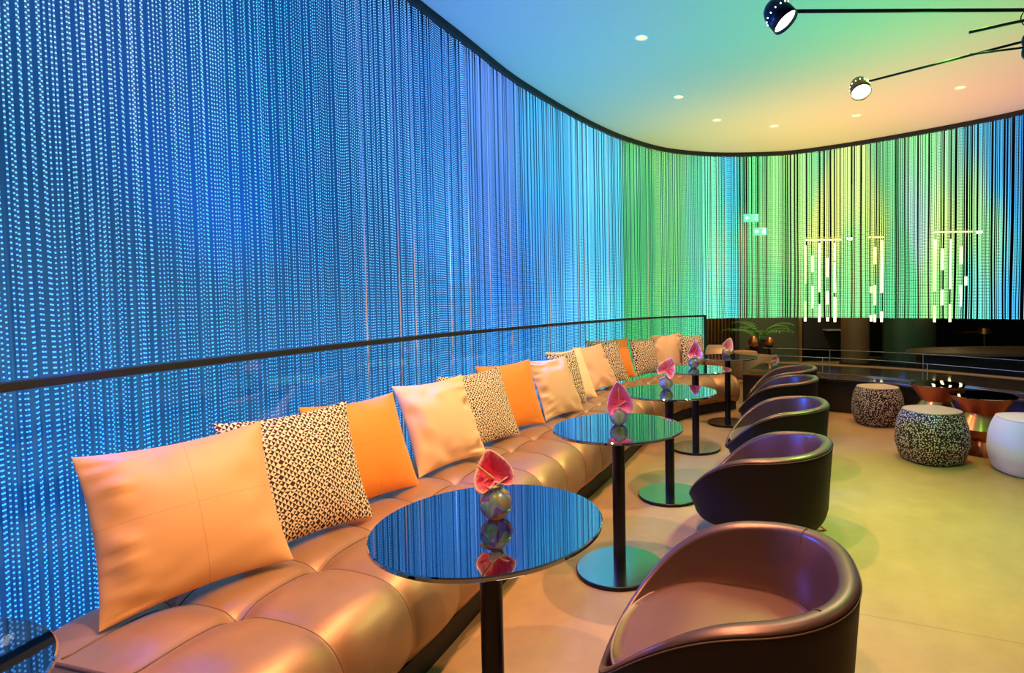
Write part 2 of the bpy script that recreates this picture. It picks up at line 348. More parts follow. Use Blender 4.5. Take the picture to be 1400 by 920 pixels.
def build_curtain(name, s0, s1, zb, pitch, clump=False, pale=0.0, off=.03, rad=.0030):
    s = s0; st = []
    while s < s1:
        st.append((s, 0 if rng.rand() < .5 else 1, rng.rand() < pale))
        s += pitch*(.82+.36*rng.rand())
        if clump and s > 11.3 and rng.rand() < .17: s += .010+.014*rng.rand()
    segs = 26; verts = []; faces = []; cols = []; mi = []
    zz = np.linspace(zb, H-.03, segs)
    SS = np.array([a[0] for a in st]); 
    for k, (sv, layer, pl) in enumerate(st):
        fall = np.clip((H-zz)/(H-zb), 0, 1)
        sway = (.016 if clump else .007)*fall**1.6*(noise.noise(Vector((sv*5.1, 3.3, 0)))*1.4 + .35*np.sin(zz*3+sv*9))
        jz = zb + rng.rand()*(.012 if clump else .03)
        z = zz.copy(); z[0] = jz
        P = at(KC, SC, sv+sway); T = at(KC, SC, sv+.01)-at(KC, SC, sv-.01); T /= np.linalg.norm(T)
        n = np.array([-T[1], T[0]]); r = .0052 if pl else rad
        P = P + n*(off + layer*(.03 if clump else .012))
        br = (.9+.6*rng.rand())*.88 if clump else .75+.5*rng.rand()
        colr = led_colour(np.full(segs, sv), z)*br
        base = len(verts)
        for i in range(segs):
            for dx, dy in ((1,0),(0,1),(-1,0),(0,-1)):
                verts.append((P[i,0]+(T[0]*dx+n[0]*dy)*r, P[i,1]+(T[1]*dx+n[1]*dy)*r, z[i]))
                cols.append((colr[i,0], colr[i,1], colr[i,2], PHASE[k%97]*(.15 if clump else .45)))
        for i in range(segs-1):
            for q in range(4):
                a = base+i*4+q; b_ = base+i*4+(q+1)%4; faces.append((a, b_, b_+4, a+4)); mi.append(1 if pl else 0)
    me = bpy.data.meshes.new(name); me.from_pydata(verts, [], faces)
    ca = me.attributes.new('led', 'FLOAT_COLOR', 'POINT'); ca.data.foreach_set('color', np.array(cols, dtype=np.float32).ravel())
    me.materials.append(M['led']); me.materials.append(M['pale_cable']); me.polygons.foreach_set('material_index', mi); me.update()
    o = bpy.data.objects.new(name, me); C.objects.link(o); return o
PHASE = rng.rand(97)
o = build_curtain('bead_curtain', 1.9, 10.78, .02, .0148, False, .06)
tag(o, 'floor-length curtain of blue glowing light strings behind the sofa, green at its far end', 'curtain', kind='stuff')
o = build_curtain('bead_curtain', 10.79, 16.2, 1.06, .0100, True, .0, .03, .0036)
tag(o, 'shorter curved curtain of green and yellow glowing light strings above the low wall', 'curtain', kind='stuff')

# ---------------------------------------------------------------- glass balustrade behind the sofa
t = thing('glass_balustrade', 'clear glass balustrade with a thin black top rail behind the sofa', 'balustrade', (0,0,0))
bm = bmesh.new(); sweep_rect(bm, KR, offs(KR, .010), .02, 1.125); sharpen(obj('glass_panel', bm, M['pane'], t))
bm = bmesh.new(); sweep_rect(bm, offs(KR,-.018), offs(KR, .028), 1.12, 1.145); sharpen(obj('top_rail', bm, M['black_matte'], t))
bm = bmesh.new(); add_box(bm, (1.235,7.455,.57), (.03,.035,1.14), .5); obj('end_post', bm, M['black_matte'], t, False)
bm = bmesh.new(); sweep_rect(bm, offs(KR,-.012), offs(KR, .024), 0, .03); sharpen(obj('bottom_rail', bm, M['black_matte'], t))

# ---------------------------------------------------------------- sofa
FOOT = [(-.905,1.26),(-.79,1.66),(-.69,2.0),(-.60,2.35),(-.50,2.75),(-.36,3.22),(-.19,3.72),(-.03,4.18),(.12,4.65),(.28,5.15),(.48,5.66),(.74,6.13),(1.06,6.47),(1.54,6.77)]
BACK = [(-1.78,1.50),(-1.70,1.95),(-1.61,2.36),(-1.47,2.96),(-1.18,3.9),(-.815,4.74),(-.5,5.42),(-.15,6.02),(.25,6.60),(.69,7.06),(1.26,7.37)]
KF = catmull(FOOT, 24); SF = arclen(KF); KB = catmull(BACK, 24); SB = arclen(KB); LF = SF[-1]; LB = SB[-1]
PROF = [(.05,.085),(0.0,.092),(-.025,.13),(-.040,.19),(-.042,.25),(-.030,.31),(.0,.36),(.045,.395),(.10,.413),(.17,.421),(.25,.424),(.37,.424),(.45,.424),(.55,.424),(.67,.424),(.78,.422),(.86,.412),(.93,.39),(.965,.34),(.97,.25),(.97,.12),(.94,.085)]
pk = catmull(PROF, 4); SEAM0, SEAMP = .315, .305
def sofa_pt(s, b, z, D):
    f = s/LF; pf = at(KF, SF, s); pb = at(KB, SB, f*LB); d = pb-pf; Dn = np.linalg.norm(d); d /= Dn
    bb = b if b < .37 else .37+(b-.37)*(Dn-.40)/.60
    return pf + d*bb
n_s = 520; rows = []; bm = bmesh.new()
pn = np.gradient(pk, axis=0); pn /= np.linalg.norm(pn, axis=1)[:,None]; pn = np.stack([-pn[:,1], pn[:,0]], -1)   # outward normal in (b,z)
if pn[len(pn)//2,1] < 0: pn = -pn
def disp(s, b, z):
    k = (s-SEAM0)/SEAMP; dt = abs(k-round(k))*SEAMP
    dr = min(abs(b-.37), abs(b-.67)) if z > .35 else .3
    dp = math.hypot(dt, dr)
    h = .026*(1-math.exp(-dt/.045)) + (.022*(1-math.exp(-dr/.055)) if z > .35 else .022)
    h -= .016*math.exp(-(dp/.04)**2)
    if z < .35: h *= ss(.085,.2,z)*.8+.2
    if b > .85: h *= ss(.97,.85,b)
    e_ = min(s, LF-s); h = .026*(1-ss(0,.14,e_))+h*ss(0,.14,e_)
    return h-.03
def sofa_vert(s, i):
    b, z = pk[i]; h = disp(s, b, z)
    e = min(s, LF-s); R = .05 if s > 1 else .02
    if e < R: h -= R*(1-math.sqrt(max(0, 1-(1-e/R)**2)))*.9
    b2 = b + pn[i,0]*h; z2 = z + pn[i,1]*h
    p = sofa_pt(s, b2, z2, 0); return Vector((p[0], p[1], z2))
srange = np.concatenate([np.linspace(0,.05,6)[:-1], np.linspace(.05,LF-.06,n_s), np.linspace(LF-.06,LF,8)[1:]])
for s in srange: rows.append([bm.verts.new(sofa_vert(s, i)) for i in range(len(pk))])
grid_faces(bm, rows, closed_v=True)
bm.faces.new(rows[0][::-1]); bm.faces.new(rows[-1]); bmesh.ops.recalc_face_normals(bm, faces=bm.faces)
sofa = thing('long_sofa', 'long curved backless bronze leather sofa with stitched channels on a black plinth', 'sofa')
sharpen(obj('upholstery', bm, M['sofa_leather'], sofa), 50)
bm = bmesh.new()
ks = [k for k in range(0, 40) if SEAM0+k*SEAMP < LF-.1]
idx = [i for i in range(len(pk)) if pk[i][1] > .09 and pk[i][0] < .93]
for k in ks: add_tube(bm, [sofa_vert(SEAM0+k*SEAMP, i)+Vector((0,0,.001)) for i in idx], .0032, 6)
for b0 in (.37,.67):
    i0 = int(np.argmin(np.abs(pk[:,0]-b0)+(pk[:,1]<.4)*9)); add_tube(bm, [sofa_vert(s, i0)+Vector((0,0,.001)) for s in srange[3:-8:2]], .0030, 6)
add_tube(bm, [sofa_vert(.012, i) for i in range(2, len(pk)-3)], .006, 6)
obj('seam_piping', bm, M['piping_brown'], sofa)
bm = bmesh.new(); rows = []
for s in np.linspace(.04, LF-.05, 160):
    a = sofa_pt(s, .015, 0, 0); b = sofa_pt(s, .92, 0, 0); rows.append([bm.verts.new((a[0],a[1],0)), bm.verts.new((b[0],b[1],0)), bm.verts.new((b[0],b[1],.10)), bm.verts.new((a[0],a[1],.10))])
grid_faces(bm, rows, closed_v=True); bm.faces.new(rows[0][::-1]); bm.faces.new(rows[-1]); bmesh.ops.recalc_face_normals(bm, faces=bm.faces)
sharpen(obj('plinth', bm, M['black_matte'], sofa))

# ---------------------------------------------------------------- cushions
def cushion_mesh(w, h, thick, seed, wrinkle=.5, n=44):
    bm = bmesh.new(); uvl = bm.loops.layers.uv.new('UVMap'); sides = []
    for side in (1, -1):
        rows = []
        for i in range(n+1):
            r = []
            for j in range(n+1):
                u = -1+2*i/n; v = -1+2*j/n
                # denser to the rim
                u = math.copysign(abs(math.sin(u*PI/2))**.95, u); v = math.copysign(abs(math.sin(v*PI/2))**.95, v)
                # concave sides, pointed corners
                pu = u*(1-.075*(1-v*v)); pv = v*(1-.085*(1-u*u))
                t = (max(0,1-abs(u)**2.3)**.62)*(max(0,1-abs(v)**2.3)**.62)
                x = pu*w/2; z = h/2+pv*h/2; y = -side*thick/2*t
                edge = ss(.35,.95,max(abs(u),abs(v)))*t**.4
                nz = noise.noise(Vector((x*11+seed*7.3, z*11, seed)))*.016 + noise.noise(Vector((u*2.2, v*9+seed*3, seed+5)))*.024*ss(.2,.9,-u if seed%2 else u)*(1 if abs(v)<.95 else 0)
                y += side*nz*edge*wrinkle*t**.5*2
                r.append(bm.verts.new((x, y, z)))
            rows.append(r)
        fs = grid_faces(bm, rows)
        for i in range(n):
            for j in range(n):
                f = fs[i*n+j]
                for lp, (a, b) in zip(f.loops, ((i,j),(i+1,j),(i+1,j+1),(i,j+1))): lp[uvl].uv = ((lp.vert.co.x/w+.5), lp.vert.co.z/h)
        sides.append(rows)
    bmesh.ops.remove_doubles(bm, verts=bm.verts, dist=.0004); bmesh.ops.recalc_face_normals(bm, faces=bm.faces)
    return bm
PIL = [
 (-1.322,1.749,.841,.447,.515,.524,.048,'tan','large tan cushion with cross seams, nearest one on the sofa'),
 (-1.192,2.147,.995,.347,.518,.519,.005,'pattern','black and beige patterned cushion half behind the nearest large tan cushion'),
 (-1.116,2.554,1.093,.388,.509,.50,-.024,'orange','bright orange cushion leaning behind the nearest patterned cushion'),
 (-.903,3.089,.988,.408,.489,.516,.014,'peach','pale peach cushion with creased left side beside the nearest orange cushion'),
 (-.80,3.555,.947,.369,.528,.497,.032,'pattern','patterned cushion right behind the creased pale peach cushion'),
 (-.681,3.93,.922,.313,.52,.503,.007,'orange','orange cushion with a middle seam between a patterned and a tan cushion'),
 (-.393,4.407,1.016,.396,.506,.493,-.011,'peach','tan peach cushion to the right of the second orange cushion'),
 (-.352,4.78,1.175,.267,.515,.493,-.034,'pattern','narrow visible strip of patterned cushion between tan peach and cream cushions'),
 (-.308,5.02,.98,.392,.52,.507,.005,'cream','cream white cushion, the palest on the sofa'),
 (-.098,5.70,.952,.458,.50,.50,.024,'peach','tan cushion lit green on its right side, behind the cream one'),
 (-.0,6.10,.852,.396,.52,.517,-.023,'pattern','patterned cushion behind the green-lit tan cushion'),
 (.082,6.364,.80,.328,.52,.493,-.004,'orange','orange cushion farthest along the sofa'),
 (.426,6.76,.882,.26,.518,.455,-.019,'pattern','whole-faced patterned cushion right of the farthest orange cushion'),
 (.74,7.02,.50,.30,.50,.50,.021,'peach','tall peach cushion near the far end of the sofa'),
 (1.04,7.10,.75,.16,.46,.46,-.03,'pattern','farthest patterned cushion by the end post of the balustrade')]
for k, (x, y, yaw, lean, w, h, roll, mt, lab) in enumerate(PIL):
    th = (.17 if mt != 'pattern' else .15) if k < 4 else .13
    bm = cushion_mesh(w, h, th, k+1, {'tan':.8,'peach':1.5,'pattern':.3,'orange':.35,'cream':.6}[mt])
    o = obj('throw_cushion', bm, M['pattern_large' if mt == 'pattern' and k > 6 else mt])
    # local x = along the cushion, local -y faces the room, z up; lean tips the top back
    o.matrix_world = Matrix.Translation((x, y, .442)) @ Matrix.Rotation(yaw, 4, 'Z') @ Matrix.Rotation(-lean, 4, 'X') @ Matrix.Rotation(-roll, 4, 'Y') 
    tag(o, lab, 'cushion', 'throw cushions on the sofa')
# leather bolster at the far end
bm = bmesh.new(); add_lathe(bm, [(0.0,0),(.12,.0),(.155,.012),(.168,.04),(.168,.30),(.155,.328),(.12,.34),(0,.34)], 40)
o = obj('bolster', bm, M['sofa_leather']); o.matrix_world = Matrix.Translation((1.20,7.16,.60)) @ Matrix.Rotation(math.radians(-20),4,'Z') @ Matrix.Rotation(math.radians(90),4,'Y')
tag(o, 'round tan leather bolster at the far end of the sofa beyond the end post', 'bolster')

# ---------------------------------------------------------------- pedestal tables
TAB = [(-.365,1.572),(.0145,2.754),(.3756,3.792),(.7328,4.981),(1.2323,5.9916)]
def make_table(label):
    t = thing('pedestal_table', label, 'table', (0,0,0), 0, 'round mirror-topped tables')
    R = .3256
    bm = bmesh.new(); add_lathe(bm, [(0,.716),(R-.003,.716),(R,.719),(R,.727),(R-.003,.730),(0,.730)], 96, cap=False); sharpen(obj('table_top', bm, M['mirror_top'], t))
    bm = bmesh.new(); add_lathe(bm, [(.10,.700),(.12,.704),(.12,.716)], 40); sharpen(obj('top_plate', bm, M['black_metal'], t))
    bm = bmesh.new(); add_lathe(bm, [(.032,.022),(.032,.702)], 40); sharpen(obj('pole', bm, M['black_metal'], t))
    r = .2202
    bm = bmesh.new(); add_lathe(bm, [(r-.004,0),(r,.003),(r,.019),(r-.003,.0215)], 96); sharpen(obj('base', bm, M['black_metal'], t))
    bm = bmesh.new(); add_lathe(bm, [(0,.0222),(r-.004,.0222)], 96, cap=False); obj('base_top', bm, M['base_top'], t)
    return t
def copy_tree(o, parent=None):
    c = o.copy(); C.objects.link(c)
    if parent is not None: c.parent = parent; c.matrix_parent_inverse = o.matrix_parent_inverse
    for ch in list(o.children): copy_tree(ch, c)
    return c
TL = ['nearest full round mirror-topped table with the crimson flower','second round mirror-topped table, holding the upright magenta flower','third round mirror-topped table along the sofa, holding a crumpled pink flower','fourth round mirror-topped table along the sofa with a rose flower','farthest round mirror-topped table holding the white-edged blush flower']
t0 = make_table(TL[0]); 
for k, (x, y) in enumerate(TAB):
    t = t0 if k == 0 else copy_tree(t0)
    t['label'] = TL[k]; t.location = (x, y, 0)
t = copy_tree(t0); t['label'] = 'round table cut off at the lower left corner beside the sofa end'; t.location = (-1.285,.79,0)

# ---------------------------------------------------------------- vases and flowers
def make_vase(label, sc=1.0):
    t = thing('glass_vase', label, 'vase', (0,0,0), 0, 'iridescent ball vases'); r = .047*sc
    prof = []
    for k in range(22):
        a = -PI/2+.42 + (PI-.42-.42)*k/21; prof.append((r*math.cos(a), r+r*math.sin(a)-r*(1-math.cos(.42))))
    z1 = prof[-1][1]; prof += [(prof[-1][0]*.93, z1+.004), (prof[-1][0]*.98, z1+.010), (prof[-1][0]*1.12, z1+.016)]
    bm = bmesh.new(); add_lathe(bm, prof, 40, cap=False); v0 = [v for v in bm.verts if abs(v.co.z-prof[0][1]) < 1e-5]
    bm.faces.new(v0[::-1]); obj('body', bm, M['vase'], t)
    bm = bmesh.new(); wp = [(p[0]*.93, p[1]*.97+.0015) for p in prof[:12]]; add_lathe(bm, wp, 32); obj('water', bm, M['water'], t)
    return t
def make_flower(m, label, hgt, tilt, yaw, size, crumple, sp_dir, extra=0, seed=0, wid=1.0):
    t = thing('anthurium', label, 'flower', (0,0,0), 0, 'anthurium flowers')
    bm = bmesh.new(); add_tube(bm, [(0,0,.012),(.004,.002,.05),(0,0,hgt)], .0026, 8); obj('stem', bm, M['stem'], t)
    # spathe: heart-shaped bract, tip up, cupped
    bm = bmesh.new(); uvl = bm.loops.layers.uv.new('UVMap'); nr, na = 14, 56; rows = []
    for i in range(nr+1):
        rr = i/nr; r = []
        for k in range(na):
            a = 2*PI*k/na
            # heart outline: notch at bottom, tip at top
            hx = .50*math.sin(a)*abs(math.sin(a))**.45; hz = -(.37*math.cos(a)-.15*math.cos(2*a)-.035*math.cos(3*a)-.02*math.cos(4*a))
            x = hx*rr*size*.95*wid; z = (hz*rr + .12)*size*1.15
            y = (-.26*rr**2*(.5+.5*math.sin(a)**2) + crumple*.10*math.sin(5*a+seed)*rr**2 + .05*rr*math.sin(11*a)*crumple + .05*math.sin(14*a)*rr*(1-rr)*.6)*size
            r.append(bm.verts.new((x, y, z)))
        rows.append(r)
    fs = []
    for i in range(nr):
        for k in range(na):
            f = bm.faces.new((rows[i][k], rows[i+1][k], rows[i+1][(k+1)%na], rows[i][(k+1)%na])) if i > 0 else bm.faces.new((rows[0][k], rows[1][k], rows[1][(k+1)%na]))
            for lp, (ii, kk) in zip(f.loops, ((i,k),(i+1,k),(i+1,k+1),(i,k+1)) if i > 0 else ((0,k),(1,k),(1,k+1))): lp[uvl].uv = (kk/na*6, ii/nr)
    bmesh.ops.remove_doubles(bm, verts=bm.verts, dist=1e-5)
    sp = obj('spathe', bm, M[m], t); sp.matrix_local = Matrix.Translation((0,0,hgt)) @ Matrix.Rotation(yaw,4,'Z') @ Matrix.Rotation(tilt[0],4,'X') @ Matrix.Rotation(tilt[1],4,'Y')
    md = sp.modifiers.new('thick','SOLIDIFY'); md.thickness = .0018
    bm = bmesh.new(); d = Vector(sp_dir).normalized(); add_tube(bm, [d*(.62*size*q/6)+Vector((0,-.012*q/6*(1-q/6),0)) for q in range(7)], [.0038,.0042,.0042,.004,.0036,.003,.0015], 10); o = obj('spadix', bm, M['spadix'], t); o.location = (0,0,hgt)
    # small pale bracts at the vase's mouth
    for q in range(extra):
        bm = bmesh.new(); n = 9; rows = []
        for i in range(n):
            f = i/(n-1); wd = .016*math.sin(PI*min(1,f*.95+.05))**.7+.0008; rows.append([bm.verts.new((j*wd, .006*abs(j), f*.052)) for j in (-1,-.4,.4,1)])
        grid_faces(bm, rows); o = obj('bract', bm, M['pale_leaf'], t); o.location = (0,0,.088)
        o.rotation_euler = ((.9,1.9,1.3)[q%3], 0, (1.3,-1.5,-.1)[q%3]); md = o.modifiers.new('thick','SOLIDIFY'); md.thickness = .0012
    return t
V = Vector
FL = [('crimson','crimson anthurium leaning left in the vase on the nearest table',.112,(-.35,-.25),.1,.125,.25,(-.62,-.45,.75),3,(-.352,1.60)),
      ('magenta','tall upright magenta anthurium on the second table',.100,(.05,-.08),.15,.175,.12,(.0,-.5,.8),1,(.02,2.79)),
      ('pink','crumpled pink anthurium with a bent stem on the third table',.125,(-.15,.4),-.2,.150,.75,(.3,-.5,.7),2,(.364,3.86)),
      ('rose','rose pink anthurium with a pale base on the fourth table',.125,(-.1,.1),.2,.175,.45,(.2,-.6,.7),3,(.73,5.05)),
      ('blush','blush anthurium with white edges on the farthest table',.10,(0,.35),0,.155,.1,(0,-.5,.6),0,(1.23,6.02))]
VL = ['nearest table','second table','third table','fourth table','farthest table']
for k, (m, lab, hg, tilt, yw, size, cr, sd, ex, (x, y)) in enumerate(FL):
    v = make_vase('small iridescent glass ball vase on the %s' % VL[k], 1.0 if k < 3 else 1.1); v.location = (x, y, .7305); v.rotation_euler.z = k*1.3
    f = make_flower(m, lab, hg, tilt, yw, size, cr, sd, ex, k, (.95,.78,.85,.8,.85)[k]); f.location = (x, y, .7305)

# ---------------------------------------------------------------- tub armchairs
AX, AY, HB, ZF = .390, .365, .575, .225
def make_chair(label):
    t = thing('tub_chair', label, 'armchair', (0,0,0), 0, 'leather tub chairs')
    n = 96
    def ring(k, inset, z, sc=1.0):
        a = 2*PI*k/n; c, s = math.cos(a), math.sin(a); e = .82
        x = AX*math.copysign(abs(c)**e, c); y = AY*math.copysign(abs(s)**e, s)
        d = math.hypot(x, y); f = (d-inset)/d*sc; return x*f, y*f
    def rimz(k):
        a = 2*PI*k/n; c = math.cos(a); x = AX*math.copysign(abs(c)**.82, c)
        t_ = (x+AX)/(2*AX); return HB-(HB-ZF)*(.22*t_+.78*max(0,(t_-.35)/.65)**2.6), ss(AX,-.2*AX,x)
    bm = bmesh.new(); rows = []
    for k in range(n):
        zr, f = rimz(k); th = .030+.032*f; r = []
        # outside from below up
        for zf, sc in ((.135,.80),(.142,.87),(.165,.91),(.20,.935)): 
            z = zf if zf < zr-.03 else zr-.03; r.append((*ring(k,0,z,sc),z))
        for q in (.4,.7,.92): z = max(.2, .19+(zr-.03-.19)*q); z = min(z, zr-.012); r.append((*ring(k,0,z,.93+.06*q),z))
        for q in range(0,9):
            a = PI*q/8; r.append((*ring(k, th/2-th/2*math.cos(a), 0, .995), zr-.022+.022*math.sin(a)*1.0+.0))
        for q in (.15,.5,1.0):
            z = (zr-.03)+(.16-(zr-.03))*q if zr-.03 > .16 else zr-.03-.01*q; r.append((*ring(k, th+.012*math.sin(PI*q)-(.018*q if f>.3 else 0)+ .03*q, 0, .99-.06*q), z))
        rows.append([bm.verts.new(p) for p in r])
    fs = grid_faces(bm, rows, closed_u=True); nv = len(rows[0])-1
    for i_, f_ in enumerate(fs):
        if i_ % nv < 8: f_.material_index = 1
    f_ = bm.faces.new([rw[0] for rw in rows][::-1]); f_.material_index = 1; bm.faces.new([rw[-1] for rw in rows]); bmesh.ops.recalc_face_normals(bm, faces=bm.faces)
    sh = obj('shell', bm, (M['chair_leather'], M['chair_shaded']), t)
    # seat cushion fills the bucket and rises over the front lip
    bm = bmesh.new(); rows = []; zs = .325
    for i in range(13):
        f = i/12; r = []
        for k in range(n):
            zr, ff = rimz(k); inset = .034+.045*ff
            x, y = ring(k, inset, 0, .985); fr = max(0, math.cos(2*PI*k/n))
            if i < 4:      # wall of the pad
                zz = .20+(zs-.012-.20)*(i/3) ; r.append((x*(1-.03*(1-i/3)), y*(1-.03*(1-i/3)), zz-.035*fr*(i/3)))
            else:
                q = (i-4)/8; g = 1-q; bulge = .034*(1-g**2.4)
                xx, yy = x*g, y*g; r.append((xx, yy, zs+bulge-.05*ss(.05,.40,xx)+.0*q))
        rows.append([bm.verts.new(p) for p in r])
    grid_faces(bm, rows, closed_v=True); bm.faces.new([v for v in rows[0]][::-1]); bmesh.ops.remove_doubles(bm, verts=bm.verts, dist=1e-4); bmesh.ops.recalc_face_normals(bm, faces=bm.faces)
    seat = obj('seat', bm, M['chair_seat_leather'], t)
    bm = bmesh.new(); pts = []
    for k in range(n):
        zr, ff = rimz(k); x, y = ring(k, .036+.045*ff, 0, .985); pts.append((x, y, zs-.002-.05*ss(.05,.40,x)))
    add_tube(bm, pts, .0045, 8, closed=True); obj('seat_piping', bm, M['chair_piping'], seat)
    # vertical seams inside the back, and the stitched edge round the rim
    bm = bmesh.new()
    for kk in (int(n*.365), int(n*.635)):
        zr, ff = rimz(kk); th = .030+.032*ff; pts = []
        for q in range(9):
            a = PI*.5+PI*.5*q/8; x, y = ring(kk, th/2-th/2*math.cos(a), 0, .995); pts.append((x, y, zr-.022+.0235*math.sin(a)))
        for q in (.15,.5,.9):
            z = (zr-.03)+(.16-(zr-.03))*q; x, y = ring(kk, th+.012*math.sin(PI*q)+.012*q-.0012, 0, .99-.06*q); pts.append((x,y,z))
        add_tube(bm, pts, .0016, 6)
    pts = []
    for k in range(n):
        zr, f = rimz(k); x, y = ring(k, .0005, 0, .995); pts.append((x, y, zr-.021))
    add_tube(bm, pts, .0022, 6, closed=True); obj('seam', bm, M['piping_brown'], sh)
    for sx, sy in ((-1,-1),(-1,1),(1,-1),(1,1)):
        bm = bmesh.new(); a = Vector((sx*.19, sy*.18, .12)); b = Vector((-.315 if sx < 0 else .20, sy*(.262 if sx < 0 else .2), 0.0)); rows = []
        d = (b-a); s = d.cross(Vector((0,0,1))).normalized(); u = Vector((sx,sy,0)).normalized()
        for f in (0,.5,1):
            p = a.lerp(b, f); w = .019-.007*f; rows.append([bm.verts.new(p+s*w+u*w*.6), bm.verts.new(p-s*w+u*w*.6), bm.verts.new(p-s*w-u*w*.6), bm.verts.new(p+s*w-u*w*.6)])
        for v in rows[-1]: v.co.z = 0
        grid_faces(bm, rows, closed_v=True); bm.faces.new(rows[0][::-1]); bm.faces.new(rows[-1]); bmesh.ops.recalc_face_normals(bm, faces=bm.faces); obj('leg', bm, M['copper'], t, False)
    return t
CH = [(.335,1.70,166,'nearest dark leather tub chair, cut off by the bottom of the photo'),(.82,3.12,150,'second dark leather tub chair, its copper leg showing on the floor'),(1.25,4.27,166,'third dark leather tub chair, in the middle of the row'),(1.65,5.56,158,'fourth dark leather tub chair, second from the low wall'),(1.94,6.38,162,'farthest dark leather tub chair, next to the low wall')]
c0 = make_chair(CH[0][3])
for k, (x, y, a, lab) in enumerate(CH):
    c = c0 if k == 0 else copy_tree(c0)
    c['label'] = lab; c.location = (x, y, 0); c.rotation_euler.z = math.radians(a)

# ---------------------------------------------------------------- poufs
def make_pouf(mt, top, label, loc, rz, sc=1.0):
    t = thing('pouf', label, 'pouf', loc, rz, 'upholstered poufs'); n = 72
    prof = [(.215,0.0),(.243,.006),(.262,.03),(.284,.09),(.297,.14),(.296,.20),(.288,.27),(.270,.335),(.246,.385),(.232,.405)]
    def pt(k, r, z):
        a = 2*PI*k/n; c, s = math.cos(a), math.sin(a); e = .80; q = 1.0
        return (r*math.copysign(abs(c)**e, c)*sc*.84, r*math.copysign(abs(s)**e, s)*sc*.84, z*sc)
    pc = catmull(prof, 4)
    bm = bmesh.new(); rows = [[bm.verts.new(pt(k, r, max(0,z))) for k in range(n)] for r, z in pc]
    grid_faces(bm, rows, closed_v=True); bm.faces.new(rows[0][::-1]); bmesh.ops.recalc_face_normals(bm, faces=bm.faces); obj('side_cover', bm, M[mt], t)
    bm = bmesh.new(); rows = [[bm.verts.new(pt(k, .232*g, .405+.022*(1-g**2))) for k in range(n)] for g in (1,.96,.88,.75,.6,.4,.2,.02)]
    grid_faces(bm, rows, closed_v=True); bm.faces.new(rows[-1]); bmesh.ops.recalc_face_normals(bm, faces=bm.faces); obj('top_cover', bm, M[top], t)
    bm = bmesh.new(); add_tube(bm, [pt(k, .2325, .405) for k in range(n)], .004, 6, closed=True); obj('piping', bm, M[top], t)
    return t
make_pouf('dotted','pouf_top','dotted square pouf beside the low wall, the farther of the two dotted ones',(2.82,5.90,0),.1,.98)
make_pouf('dotted','pouf_top','dotted square pouf in front, nearer to the copper tables',(2.63,4.56,0),.2,1.03)
make_pouf('pouf_white','pouf_white','plain white pouf cut off by the right edge',(3.17,4.20,0),-.1,1.03)

# ---------------------------------------------------------------- hourglass copper tables
def make_hour(label, loc, R, hh):
    t = thing('hourglass_table', label, 'side table', loc, 0, 'copper hourglass side tables')
    bm = bmesh.new(); add_lathe(bm, [(R*.56,hh*.70),(R*.995,hh*.985)], 64, cap=False); obj('upper_cone', bm, M['copper_satin'], t)
    bm = bmesh.new(); add_lathe(bm, [(0,hh*.984),(R*.99,hh*.984),(R,hh),(R-.006,hh),(0,hh*.992)], 64, cap=False); sharpen(obj('top_tray', bm, M['mirror_top'], t))
    bm = bmesh.new(); add_lathe(bm, [(R*.92,hh*.445),(R*.56,hh*.70)], 64, cap=False); obj('middle_cone', bm, M['copper'], t)
    bm = bmesh.new(); add_lathe(bm, [(R*.62,hh*.26),(R*.84,hh*.32),(R*.92,hh*.445)], 64, cap=False); sharpen(obj('waist_band', bm, M['copper_satin'], t))
    bm = bmesh.new(); add_lathe(bm, [(R*.90,0),(R*.90,.006),(R*.62,hh*.26)], 64); sharpen(obj('foot_cone', bm, M['copper'], t))
    return t
make_hour('copper hourglass side table behind the front dotted pouf, farther of the two', (3.07,5.24,0), .232, .525)
make_hour('copper hourglass side table with a green-reflecting top beside the white pouf', (3.20,4.78,0), .255, .495)

# ---------------------------------------------------------------- low wall, ledge and glass
LW = [(1.64,7.06),(2.05,6.86),(2.46,6.58),(2.88,6.28),(3.21,5.88),(3.51,5.48),(3.78,5.05),(4.05,4.5),(4.3,3.8),(4.45,3.0)]
KL = catmull(LW, 14)
bm = bmesh.new(); sweep_rect(bm, offs(KL,.03), offs(KL,1.45), 0, .37); sharpen(struct('wall_low', bm, M['dark_stone'], True))
lt = thing('stone_ledge', 'dark polished ledge running along the top of the curved low wall', 'ledge')
bm = bmesh.new(); sweep_rect(bm, KL, offs(KL,1.50), .370, .40); sharpen(obj('ledge_top', bm, M['ledge'], lt))
bm = bmesh.new(); sweep_rect(bm, offs(KL,-.004), offs(KL,-.0005), .389, .40); sharpen(obj('front_edge', bm, M['gold'], lt))
def glass_run(label, d, h, name):
    t = thing('glass_screen', label, 'glass screen'); A = offs(KL, d); B = offs(KL, d+.012)
    bm = bmesh.new(); sweep_rect(bm, A, B, .412, .40+h-.004); sharpen(obj('pane', bm, M['pane'], t))
    bm = bmesh.new(); sweep_rect(bm, A, B, .40+h-.004, .40+h); sharpen(obj('polished_edge', bm, M['glass_edge'], t))
    bm = bmesh.new(); sweep_rect(bm, offs(KL, d-.004), offs(KL, d+.016), .4003, .412); sharpen(obj('bottom_channel', bm, M['gold'], t))
    S = arclen(A)
    for s in np.arange(.95, S[-1], 1.18):
        p = at(A, S, s); q = at(A, S, s+.02); a = math.atan2(q[1]-p[1], q[0]-p[0])
        bm = bmesh.new(); add_box(bm, (p[0], p[1], .41+h/2), (.004,.016,h-.02), a); obj('joint', bm, M['glass_edge'], t, False)
glass_run('low glass screen on the near side of the ledge, bright polished edge', .33, .21, 'front')
glass_run('second low glass screen on the far side of the ledge', 1.40, .21, 'back')
